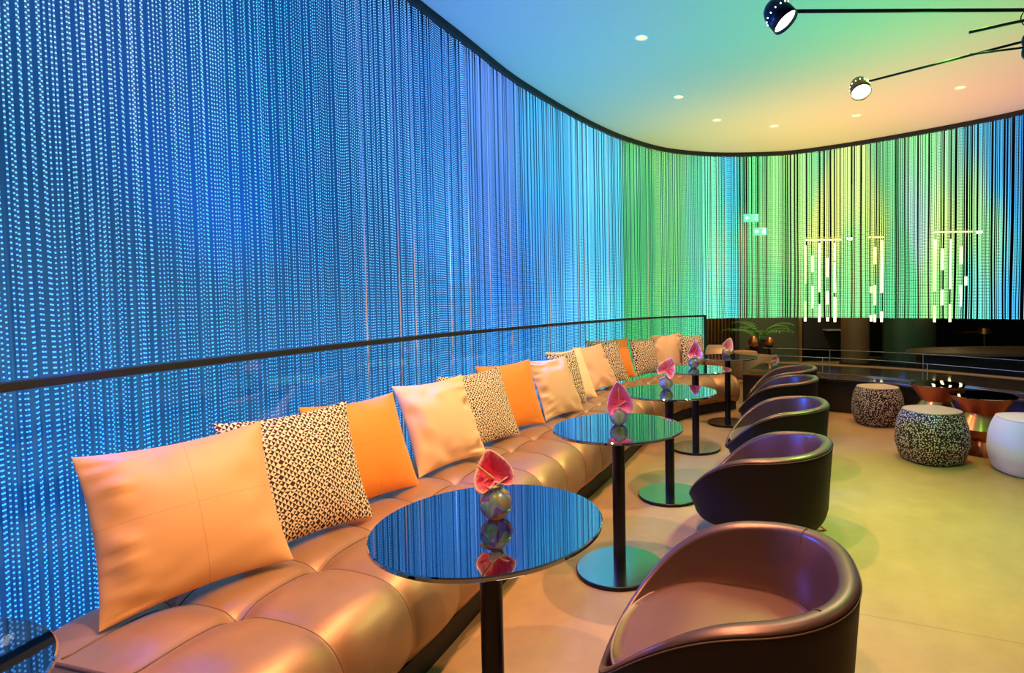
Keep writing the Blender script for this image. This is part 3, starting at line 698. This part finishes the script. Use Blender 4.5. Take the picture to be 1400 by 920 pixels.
bm = bmesh.new(); sweep_rect(bm, offs(KL,1.33), offs(KL,1.345), .4005, .410); o = obj('light_strip', bm, M['strip_warm']); tag(o, 'thin amber light strip along the far side of the ledge', 'light strip')

# ---------------------------------------------------------------- downlights
def downlight(x, y, label, r=.055, P=260, vis=True, cone=115, tgt=None, col=(1,.50,.22)):
    t = thing('downlight', label, 'ceiling light', (x, y, H), 0, 'recessed downlights')
    bm = bmesh.new(); add_lathe(bm, [(r*.78,-.001),(r*.80,-.007),(r,-.006),(r*1.04,-.0005)], 32, cap=False); obj('trim_ring', bm, M['ring_white'], t)
    bm = bmesh.new(); add_lathe(bm, [(0,-.0035),(r*.79,-.0035)], 32, cap=False); obj('lens', bm, M['downlight_glow'], t)
    l = bpy.data.lights.new('downlight_lamp', 'SPOT'); l.energy = P; l.color = col; l.spot_size = math.radians(cone); l.spot_blend = .6; l.shadow_soft_size = .03
    o = bpy.data.objects.new('lamp', l); C.objects.link(o); o.parent = t; o.location = (0,0,-.03)
    if tgt: o.rotation_euler = (Vector(tgt)-Vector((x,y,H-.03))).to_track_quat('-Z','Y').to_euler()
DL = [(.26,4.59,'nearest visible downlight in the blue part of the ceiling'),(.72,5.92,'second downlight from the left, in the teal part of the ceiling'),(1.27,6.7,'third downlight from the left, above the far curve'),(2.03,6.96,'fourth downlight from the left, close to the curtain top'),(2.9,6.6,'fifth downlight from the left, in the yellow ceiling glow'),(3.6,5.77,'rightmost downlight in the pink ceiling glow')]
for x, y, lab in DL: downlight(x, y, lab, P=60)
for x, y in ((-.1,3.05),(-.33,1.75),(-.45,.45)): downlight(x, y, 'warm recessed downlight over the table row, out of the frame', P=270, cone=95)

# ---------------------------------------------------------------- swing arm lamp
t = thing('swing_arm_lamp', 'black ceiling lamp with two long swing arms and round spot heads', 'lamp', (0,0,0))
hub = Vector((2.33,3.13,2.74))
bm = bmesh.new(); add_tube(bm, [(hub.x,hub.y,H-.001),(hub.x,hub.y,2.68)], .011, 16); obj('stem', bm, M['black_metal'], t)
bm = bmesh.new(); add_lathe(bm, [(.06,-.001),(.06,-.02),(.02,-.028)], 32, (hub.x,hub.y,H)); sharpen(obj('canopy', bm, M['black_metal'], t))
bm = bmesh.new()
for dz in (.035,-.03): add_lathe(bm, [(.012,-.030),(.028,-.026),(.033,-.012),(.033,.012),(.028,.026),(.012,.030)], 32, (hub.x,hub.y,hub.z+dz))
sharpen(obj('hub', bm, M['blue_metal'], t))
def head(tip, d_arm, aim, name_mat, glow, P):
    tip = Vector(tip)
    bm = bmesh.new(); add_lathe(bm, [(.012,.125),(.030,.122),(.048,.108),(.058,.085),(.062,.055),(.064,.0),(.060,.0),(.058,.03)], 40, cap=False)
    bm.faces.new([v for v in bm.verts if abs(v.co.z-.125)<1e-5])
    o = obj('lamp_shade', bm, name_mat, t); q = Vector(aim).normalized().to_track_quat('-Z','Y').to_matrix().to_4x4(); 
    o.matrix_world = Matrix.Translation(tip) @ q @ Matrix.Translation((0,0,-.05))
    bm = bmesh.new(); add_lathe(bm, [(0,.012),(.040,.010),(.0585,.016)], 32, cap=False); b = obj('bulb', bm, glow, o)
    bm = bmesh.new()
    for k in range(14):
        a = 2*PI*k/14; add_lathe(bm, [(.0022,-.002),(.0022,.002)], 8, (.0618*math.cos(a), .0618*math.sin(a), .062))
    obj('vent_hole', bm, M['led_white'], o)
    bm = bmesh.new(); add_tube(bm, [Vector((0,0,.055))+Vector((.062*sg,0,0)) for sg in (0,1)], .006, 8); add_tube(bm, [Vector((-.010,0,.055))+Vector((0,.012*math.cos(a),.012*math.sin(a))) for a in (0,1,2,3,4,5,6)], .002, 6)
    obj('swivel', bm, M['black_metal'], o)
    l = bpy.data.lights.new('spot_lamp', 'SPOT'); l.energy = P; l.color = (1,.70,.45); l.spot_size = math.radians(100); l.spot_blend = .5; l.shadow_soft_size = .035
    lo = bpy.data.objects.new('lamp', l); C.objects.link(lo); lo.parent = o; lo.location = (0,0,-.012)
h1 = Vector((.785,2.60,2.665)); h2 = Vector((1.655,3.72,2.745))
def arm(a, b, r, nm='arm'):
    bm = bmesh.new(); add_tube(bm, [a, b], r, 12); return obj(nm, bm, M['black_metal'], t)
arm(h1+Vector((.065,.01,.022)), Vector((2.60,2.86,2.80)), .0085)
arm(h2+Vector((.05,-.02,.035)), Vector((2.33,3.13,2.775)), .007)
arm(Vector((2.10,3.28,2.765)), Vector((2.33,3.12,2.735)), .006, 'brace')
arm(Vector((1.955,3.06,2.79)), Vector((2.70,2.95,2.90)), .008, 'counter_arm')
bm = bmesh.new(); add_tube(bm, [Vector((2.24+.05*math.cos(a),3.0,2.83+.045*math.sin(a))) for a in np.linspace(0.5,5.6,16)], .0028, 6); obj('cable_loop', bm, M['black_matte'], t)
head(h1, None, (.50,-.25,-.75), M['blue_metal'], M['led_white'], 60)
head(h2, None, (-.05,-.5,-.75), M['copper_satin'], M['led_white'], 60)

# ---------------------------------------------------------------- room behind the green curtain
def at_depth(u, v, Y):       # where a sight line of the survey photo meets the depth Y
    f, p, r, h = 756.167, .0366532, -.0140411, 1.36372
    Fw = Vector((0,math.cos(p),-math.sin(p))); U = Vector((0,math.sin(p),math.cos(p))); X = Vector((1,0,0))
    X2 = X*math.cos(r)+U*math.sin(r); U2 = U*math.cos(r)-X*math.sin(r); d = Fw*f+X2*(u-838.84)-U2*(v-437.8); k = Y/d.y; return Vector((d.x*k, Y, h+d.z*k))
def slab(name, x0, x1, y, dep, z0, z1, m, label, cat, group=None, bev=0):
    bm = bmesh.new(); add_box(bm, ((x0+x1)/2, y, (z0+z1)/2), (x1-x0, dep, z1-z0), 0, bev); o = obj(name, bm, m, None, False); return tag(o, label, cat, group)
# slatted curtain wall at the left, panels and columns
bm = bmesh.new(); rows = []
for i in range(91):
    x = 1.55+.95*i/90; rows.append([bm.verts.new((x, 11.6+.05*math.sin(i*.9), z)) for z in (0,3.4)])
grid_faces(bm, rows); o = obj('drape', bm, M['slat_brown']); o.modifiers.new('t','SOLIDIFY').thickness = .012; tag(o, 'brown pleated drape hanging in the back room by the end post', 'curtain')
a = lambda u, Y: at_depth(u, 450, Y).x
slab('door_frame', a(1004,11.3), a(1009,11.3), 11.3, .08, 0, 3.4, M['black_matte'], 'black upright frame beside the brown drape in the back room', 'frame')
slab('wall_panel', a(1010,11.8), a(1091,11.8), 11.8, .06, 0, 3.4, M['panel_green'], 'dark green wall panel behind the palm', 'wall panel', 'dark back room wall panels')
slab('gold_frame', a(1091.5,11.2), a(1095.5,11.2), 11.2, .1, 0, 3.2, M['gold'], 'gold upright strip left of the black screen panel', 'trim')
pn_ = slab('wall_panel', a(1098,11.5), a(1151,11.5), 11.5, .06, .3, 2.3, M['black_matte'], 'black gold-edged wall panel left of the brown column', 'wall panel', 'dark back room wall panels')
slab('wall_shelf', a(1128,11.3), a(1150,11.3), 11.3, .25, at_depth(1140,451.5,11.3).z, at_depth(1140,450,11.3).z, M['glass_edge'], 'thin pale shelf on the black panel left of the brown column', 'shelf')
slab('wall_shelf', a(1310,11.3), a(1350,11.3), 11.3, .25, at_depth(1330,454.5,11.3).z, at_depth(1330,453.3,11.3).z, M['copper_satin'], 'thin dim shelf in the dark right part of the back room', 'shelf')
for (u0, u1, Y, m, lab) in ((1151,1187,10.5,'column_brown','round brown column left of the wide green-lit one'),(1209.5,1275,10.5,'panel_green','wide round column lit green in the back room')):
    x0, x1 = a(u0,Y), a(u1,Y); r = (x1-x0)/2
    tt = thing('column', lab, 'column', ((x0+x1)/2, Y, 0), 0, 'back room columns')
    bm = bmesh.new(); add_lathe(bm, [(r,0.12),(r,3.45)], 64); sharpen(obj('shaft', bm, M[m], tt))
    bm = bmesh.new(); add_lathe(bm, [(r+.03,0),(r+.03,.12)], 64); sharpen(obj('base_ring', bm, M['black_matte'], tt))
slab('wall_panel', a(1188,11.5), a(1208,11.5), 11.5, .06, .3, 2.3, M['black_matte'], 'narrow black wall panel between the two columns', 'wall panel', 'dark back room wall panels')
# long curved bar counter at the right
t = thing('bar_counter', 'long dark curved bar counter with a copper edge beyond the ledge', 'counter', (6.0,8.7,0))
bm = bmesh.new(); n = 64
def sup(k, sx, sy): 
    q = 2*PI*k/n; return (sx*math.copysign(abs(math.cos(q))**.9, math.cos(q)), sy*math.sin(q))
for nm, sx, sy, z0, z1, m in (('counter_top',1.5,.62,.49,.53,'column_brown'),('counter_body',1.35,.5,0,.49,'black_matte')):
    bm = bmesh.new(); rows = [[bm.verts.new((*sup(k,sx,sy), z)) for k in range(n)] for z in (z0,z1)]; grid_faces(bm, rows, closed_v=True); bm.faces.new(rows[0][::-1]); bm.faces.new(rows[-1]); bmesh.ops.recalc_face_normals(bm, faces=bm.faces); sharpen(obj(nm, bm, M[m], t))
t.location = (5.95,8.35,0)
# pendant clusters of light tubes
def pendant(label, us, Y, bar, secs):
    x0 = at_depth(bar[0], bar[2], Y); x1 = at_depth(bar[1], bar[2], Y)
    t = thing('tube_pendant', label, 'pendant lamp', ((x0.x+x1.x)/2, Y, x0.z), 0, 'pendants with vertical light tubes'); o0 = Vector(((x0.x+x1.x)/2, Y, x0.z))
    bm = bmesh.new(); add_box(bm, (0,0,0), (x1.x-x0.x,.07,.05)); obj('bar', bm, M['gold'], t, False)
    bm = bmesh.new(); add_box(bm, (0,0,-.032), (x1.x-x0.x-.02,.05,.012)); obj('bar_glow', bm, M['tube_warm'], t, False)
    for xx in (x0.x+.08-o0.x, x1.x-.08-o0.x):
        bm = bmesh.new(); add_tube(bm, [(xx,0,.02),(xx,0,H+.05-o0.z)], .006, 8); obj('hanger', bm, M['black_metal'], t)
    for k, (u, sl) in enumerate(secs):
        zb = min(at_depth(u, b, Y).z for a_, b in sl); X = at_depth(u, 400, Y).x; dy = ((k*37)%5-2)*.015
        bm = bmesh.new(); add_tube(bm, [(X-o0.x,dy,0),(X-o0.x,dy,zb-o0.z)], .008, 8); rod = obj('rod', bm, M['black_metal'], t)
        for a_, b in sl:
            za, zb_ = at_depth(u, a_, Y).z, at_depth(u, b, Y).z
            bm = bmesh.new(); add_tube(bm, [(X-o0.x,dy,za-o0.z),(X-o0.x,dy,zb_-o0.z)], .020, 10); obj('light_tube', bm, M['tube_warm'], rod)
pendant('long tube pendant on the left, hanging behind the green curtain', None, 9.6, (1100,1150,326), [(1100,[(336,388),(412,439)]),(1110.7,[(350,372),(391,421)]),(1121,[(332,399),(416,440)]),(1131,[(353,379),(398,416),(434,439)]),(1142,[(332,356),(358,400),(406,440)])])
pendant('short middle tube pendant between the two columns behind the curtain', None, 9.6, (1186,1208,322), [(1190,[(392,400),(431,439)]),(1196,[(338,361),(390,417),(430,440)]),(1206.5,[(328,400),(426,440)])])
pendant('right tube pendant with a white spot at its end behind the curtain', None, 9.6, (1276,1330,315), [(1276.5,[(328,398),(418,440)]),(1288,[(340,369),(396,417)]),(1300.5,[(327,395),(416,440)]),(1312.7,[(337,361),(390,419)]),(1321,[(378,390)])])
for u, v, lab in ((1162,325,'small white spot lamp between the left and middle tube pendants'),(1339,316,'small white spot lamp right of the right tube pendant')):
    p = at_depth(u, v, 9.3); tt = thing('spot_lamp', lab, 'lamp', tuple(p), 0)
    bm = bmesh.new(); add_lathe(bm, [(.02,.07),(.05,.05),(.055,.0)], 24, cap=True); obj('lamp_shade', bm, M['blue_metal'], tt)
    bm = bmesh.new(); add_lathe(bm, [(0,-.045),(.035,-.035),(.05,-.004)], 24, cap=False); obj('bulb', bm, M['led_white'], tt)
    bm = bmesh.new(); add_tube(bm, [(0,0,.07),(0,0,H+.05-p.z)], .006, 8); obj('rod', bm, M['black_metal'], tt)
# exit signs
M['sign_green'] = emis('sign_green', (.10,.75,.45,1), 1.6); M['sign_white'] = emis('sign_white', (.75,1,.9,1), 3.0)
for (u, v, Y, lab) in ((1027,298,9.0,'upper lit green exit sign with a left arrow behind the curtain'),(1038.5,316.5,9.4,'lower lit green exit sign with a left arrow behind the curtain')):
    p = at_depth(u, v, Y); tt = thing('exit_sign', lab, 'sign', tuple(p), 0, 'lit exit signs'); W, Hh = .235, .125
    bm = bmesh.new(); add_box(bm, (0,0,0), (W,.03,Hh), 0, .004); obj('housing', bm, M['sign_green'], tt, False)
    bm = bmesh.new()   # arrow
    y = -.018; vs = [bm.verts.new(q) for q in ((-.10,y,0),(-.062,y,.036),(-.062,y,.014),(-.018,y,.014),(-.018,y,-.014),(-.062,y,-.014),(-.062,y,-.036))]; f = bm.faces.new(vs); r = bmesh.ops.extrude_face_region(bm, geom=[f]); 
    for v_ in [g for g in r['geom'] if isinstance(g, bmesh.types.BMVert)]: v_.co.y += .003
    bmesh.ops.recalc_face_normals(bm, faces=bm.faces); obj('arrow', bm, M['sign_white'], tt, False)
    bm = bmesh.new(); 
    for c, s in (((.055,y,.045),(.07,.004,.008)),((.024,y,0),(.008,.004,.098)),((.088,y,0),(.008,.004,.098)),((.058,y,.02),(.014,.004,.014)),((.055,y,-.004),(.014,.004,.03)),((.046,y,-.028),(.008,.004,.026)),((.066,y,-.026),(.008,.004,.026)),((.055,y,.004),(.036,.004,.007))): add_box(bm, c, s)
    obj('running_figure', bm, M['sign_white'], tt, False)
    bm = bmesh.new(); add_tube(bm, [(0,0,.06),(0,0,H+.05-p.z)], .006, 8); obj('rod', bm, M['black_metal'], tt)
# palm plant in a dark pot
pp = at_depth(1038, 482, 10.6); t = thing('potted_palm', 'dark green potted palm behind the low glass screens', 'plant', (pp.x, 10.6, 0))
bm = bmesh.new(); add_lathe(bm, [(.14,0),(.19,.45),(.20,.55),(.185,.55),(.17,.46)], 32); sharpen(obj('pot', bm, M['black_matte'], t))
for k in range(16):
    an = 2*PI*k/16+random.uniform(-.2,.2); Ln = random.uniform(.45,.72); rise = random.uniform(.35,.75)
    bm = bmesh.new(); spine = [Vector((math.cos(an)*Ln*q*(.4+.6*q), math.sin(an)*Ln*q*(.4+.6*q), .52+rise*q-.5*rise*q**2.6)) for q in np.linspace(0,1,12)]
    add_tube(bm, spine, [.006]*6+[.004]*6, 6)
    sd = Vector((-math.sin(an), math.cos(an), 0))
    for i in range(3, 12):
        for sg in (-1, 1):
            p = spine[i]; tdir = (spine[i]-spine[i-1]).normalized(); q = p+(sd*sg*.8+tdir*.8).normalized()*.17*(1-.4*abs(i-6)/6)+Vector((0,0,-.04)); w = tdir*.011
            bm.faces.new([bm.verts.new(x_) for x_ in (p-w, p+w, q)])
    obj('frond', bm, M['leaf'], t, False)
# copper vases and bottles round the palm, low tan chairs
for u, Y, r, h, lab in ((1030,10.15,.09,.24,'rounded copper vase left of the palm pot'),(1052,9.7,.08,.18,'rounded copper bowl vase right of the palm pot')):
    p = at_depth(u, 470, Y); zt = at_depth(u, 468, Y).z
    tt = thing('side_table', 'small dark stand under the ' + lab, 'side table', (p.x, Y, 0)); zb = zt-h/2
    bm = bmesh.new(); add_lathe(bm, [(.13,0),(.13,.015),(.02,.03),(.02,zb-.02),(.14,zb-.015),(.14,zb)], 32); sharpen(obj('pedestal', bm, M['black_metal'], tt))
    bm = bmesh.new(); add_lathe(bm, [(r*.5,0),(r,h*.3),(r*1.05,h*.55),(r*.6,h*.85),(r*.45,h)], 32); o = obj('vase', bm, M['copper_satin']); o.location = (p.x, Y, zb+.0005); tag(o, lab, 'vase')
for u, Y, lab in ((1016,9.5,'plain tan pouf in the back room left of the palm'),(1040,8.75,'plain tan pouf just behind the far glass screen')):
    p = at_depth(u, 490, Y); make_pouf('tan_fabric','tan_fabric', lab, (p.x, Y, 0), .3, 1.1)
# small arrangement on the ledge
p = at_depth(1059, 488, 7.45)
v = make_vase('small glass vase on the ledge under the palm', 1.0); v.location = (p.x, 7.45, .4005)
f = make_flower('blush', 'small pink flower in the vase on the ledge', .12, (0,.2), 0, .11, .3, (0,-.5,.6), 1, 9); f.location = (p.x, 7.45, .4005)
# table lamp far right
p = at_depth(1346, 452, 11.0); t = thing('table_lamp', 'slim dim lamp with copper shade in the dark right part of the back room', 'lamp', (p.x, 11.0, 0))
bm = bmesh.new(); add_lathe(bm, [(.16,0),(.16,.02),(.02,.035),(.02,p.z-.05)], 24); sharpen(obj('stand', bm, M['panel_green'], t))
bm = bmesh.new(); add_lathe(bm, [(.13,p.z-.06),(.10,p.z+.05),(.03,p.z+.06)], 32); sharpen(obj('lamp_shade', bm, M['copper_satin'], t))

# ---------------------------------------------------------------- added spots without lamp fixtures
def spot(loc, tgt, P, col, size=80, blend=1.0, rad=.1, name='added_spot'):
    l = bpy.data.lights.new(name, 'SPOT'); l.energy = P; l.color = col; l.spot_size = math.radians(size); l.spot_blend = blend; l.shadow_soft_size = rad
    o = bpy.data.objects.new(name, l); C.objects.link(o); o.location = loc; o.rotation_euler = (Vector(tgt)-Vector(loc)).to_track_quat('-Z','Y').to_euler(); return o
# added coloured spots washing the ceiling from behind the sofa and the ledge
spot((-1.55,2.3,1.2), (-.6,3.0,H), 190, (.02,.22,1), 130)
spot((-1.05,4.0,1.2), (-.1,4.5,H), 170, (.02,.36,1), 130)
spot((-.35,5.6,1.2), (.4,5.6,H), 120, (.02,.62,.8), 120)
spot((.6,6.85,1.2), (1.1,6.3,H), 95, (.55,.85,.06), 120)
spot((1.9,7.4,.7), (1.9,7.5,H), 250, (1,.62,.10), 95)
spot((3.1,6.7,.7), (3.1,6.7,H), 290, (1,.50,.14), 95)
spot((4.2,5.6,.7), (4.0,5.4,H), 340, (1,.34,.24), 95)
spot((2.3,3.9,1.0), (2.2,3.7,H), 300, (.03,.9,.16), 120)
# added washes: green onto the floor from above, warm by the low wall
spot((1.9,3.3,3.3), (1.75,3.3,0), 330, (.24,1,.05), 66)
spot((3.0,1.6,3.3), (2.0,2.0,0), 30, (.8,.6,.2), 75)
spot((2.6,5.0,3.35), (2.4,5.3,0), 110, (1,.48,.16), 75)
# added warm keys from the room side onto sofa and cushions
spot((1.1,1.4,3.35), (-1.2,2.2,.4), 230, (1,.58,.25), 60, .8, .06)
spot((1.6,3.2,3.35), (-.6,4.2,.4), 230, (1,.58,.25), 60, .8, .06)
spot((3.0,9.2,3.3), (2.4,10.9,1.0), 420, (1,.6,.3), 110)  # added warm spot brightening the back room drape and palm
spot((3.6,9.3,3.3), (5.6,10.5,.8), 40, (.1,1,.4), 60)  # added green spot tinting the wide column
# added blue and green spots tinting the chairs and sofa, without fixtures
spot((-1.45,2.9,1.25), (.9,2.6,.45), 200, (.01,.10,1), 90)
spot((-1.72,1.8,1.3), (-1.5,1.9,.4), 14, (.02,.08,1), 120)
spot((1.3,4.6,3.4), (.2,6.2,.4), 300, (1,.62,.28), 60, .8, .06)  # added warm key for the far cushions
spot((-.95,4.3,1.25), (1.5,4.2,.45), 280, (.01,.12,1), 90)
spot((1.6,5.4,3.4), (-.2,3.7,.3), 60, (.25,1,.08), 70)
spot((2.4,4.0,3.4), (1.0,3.2,.5), 110, (.12,1,.2), 80)

w = bpy.data.worlds.new('World'); bpy.context.scene.world = w; w.use_nodes = True
w.node_tree.nodes['Background'].inputs[0].default_value = (.02,.025,.04,1); w.node_tree.nodes['Background'].inputs[1].default_value = .1

# ---------------------------------------------------------------- camera
f, p, r, h = 756.167, .0366532, -.0140411, 1.36372
cam = bpy.data.cameras.new('camera'); co = bpy.data.objects.new('camera', cam); C.objects.link(co); bpy.context.scene.camera = co
cam.sensor_width = 36; cam.lens = f/1400*36; cam.shift_x = -138.84/1400; cam.shift_y = -22.2/1400; cam.clip_start = .02
Fw = Vector((0,math.cos(p),-math.sin(p))); U = Vector((0,math.sin(p),math.cos(p))); X = Vector((1,0,0))
X2 = X*math.cos(r)+U*math.sin(r); U2 = U*math.cos(r)-X*math.sin(r)
co.matrix_world = Matrix(((X2.x,U2.x,-Fw.x,0),(X2.y,U2.y,-Fw.y,0),(X2.z,U2.z,-Fw.z,h),(0,0,0,1)))
vs = bpy.context.scene.view_settings; vs.view_transform = 'Standard'; vs.look = 'None'; vs.gamma = 1; vs.exposure = 0; vs.use_curve_mapping = False
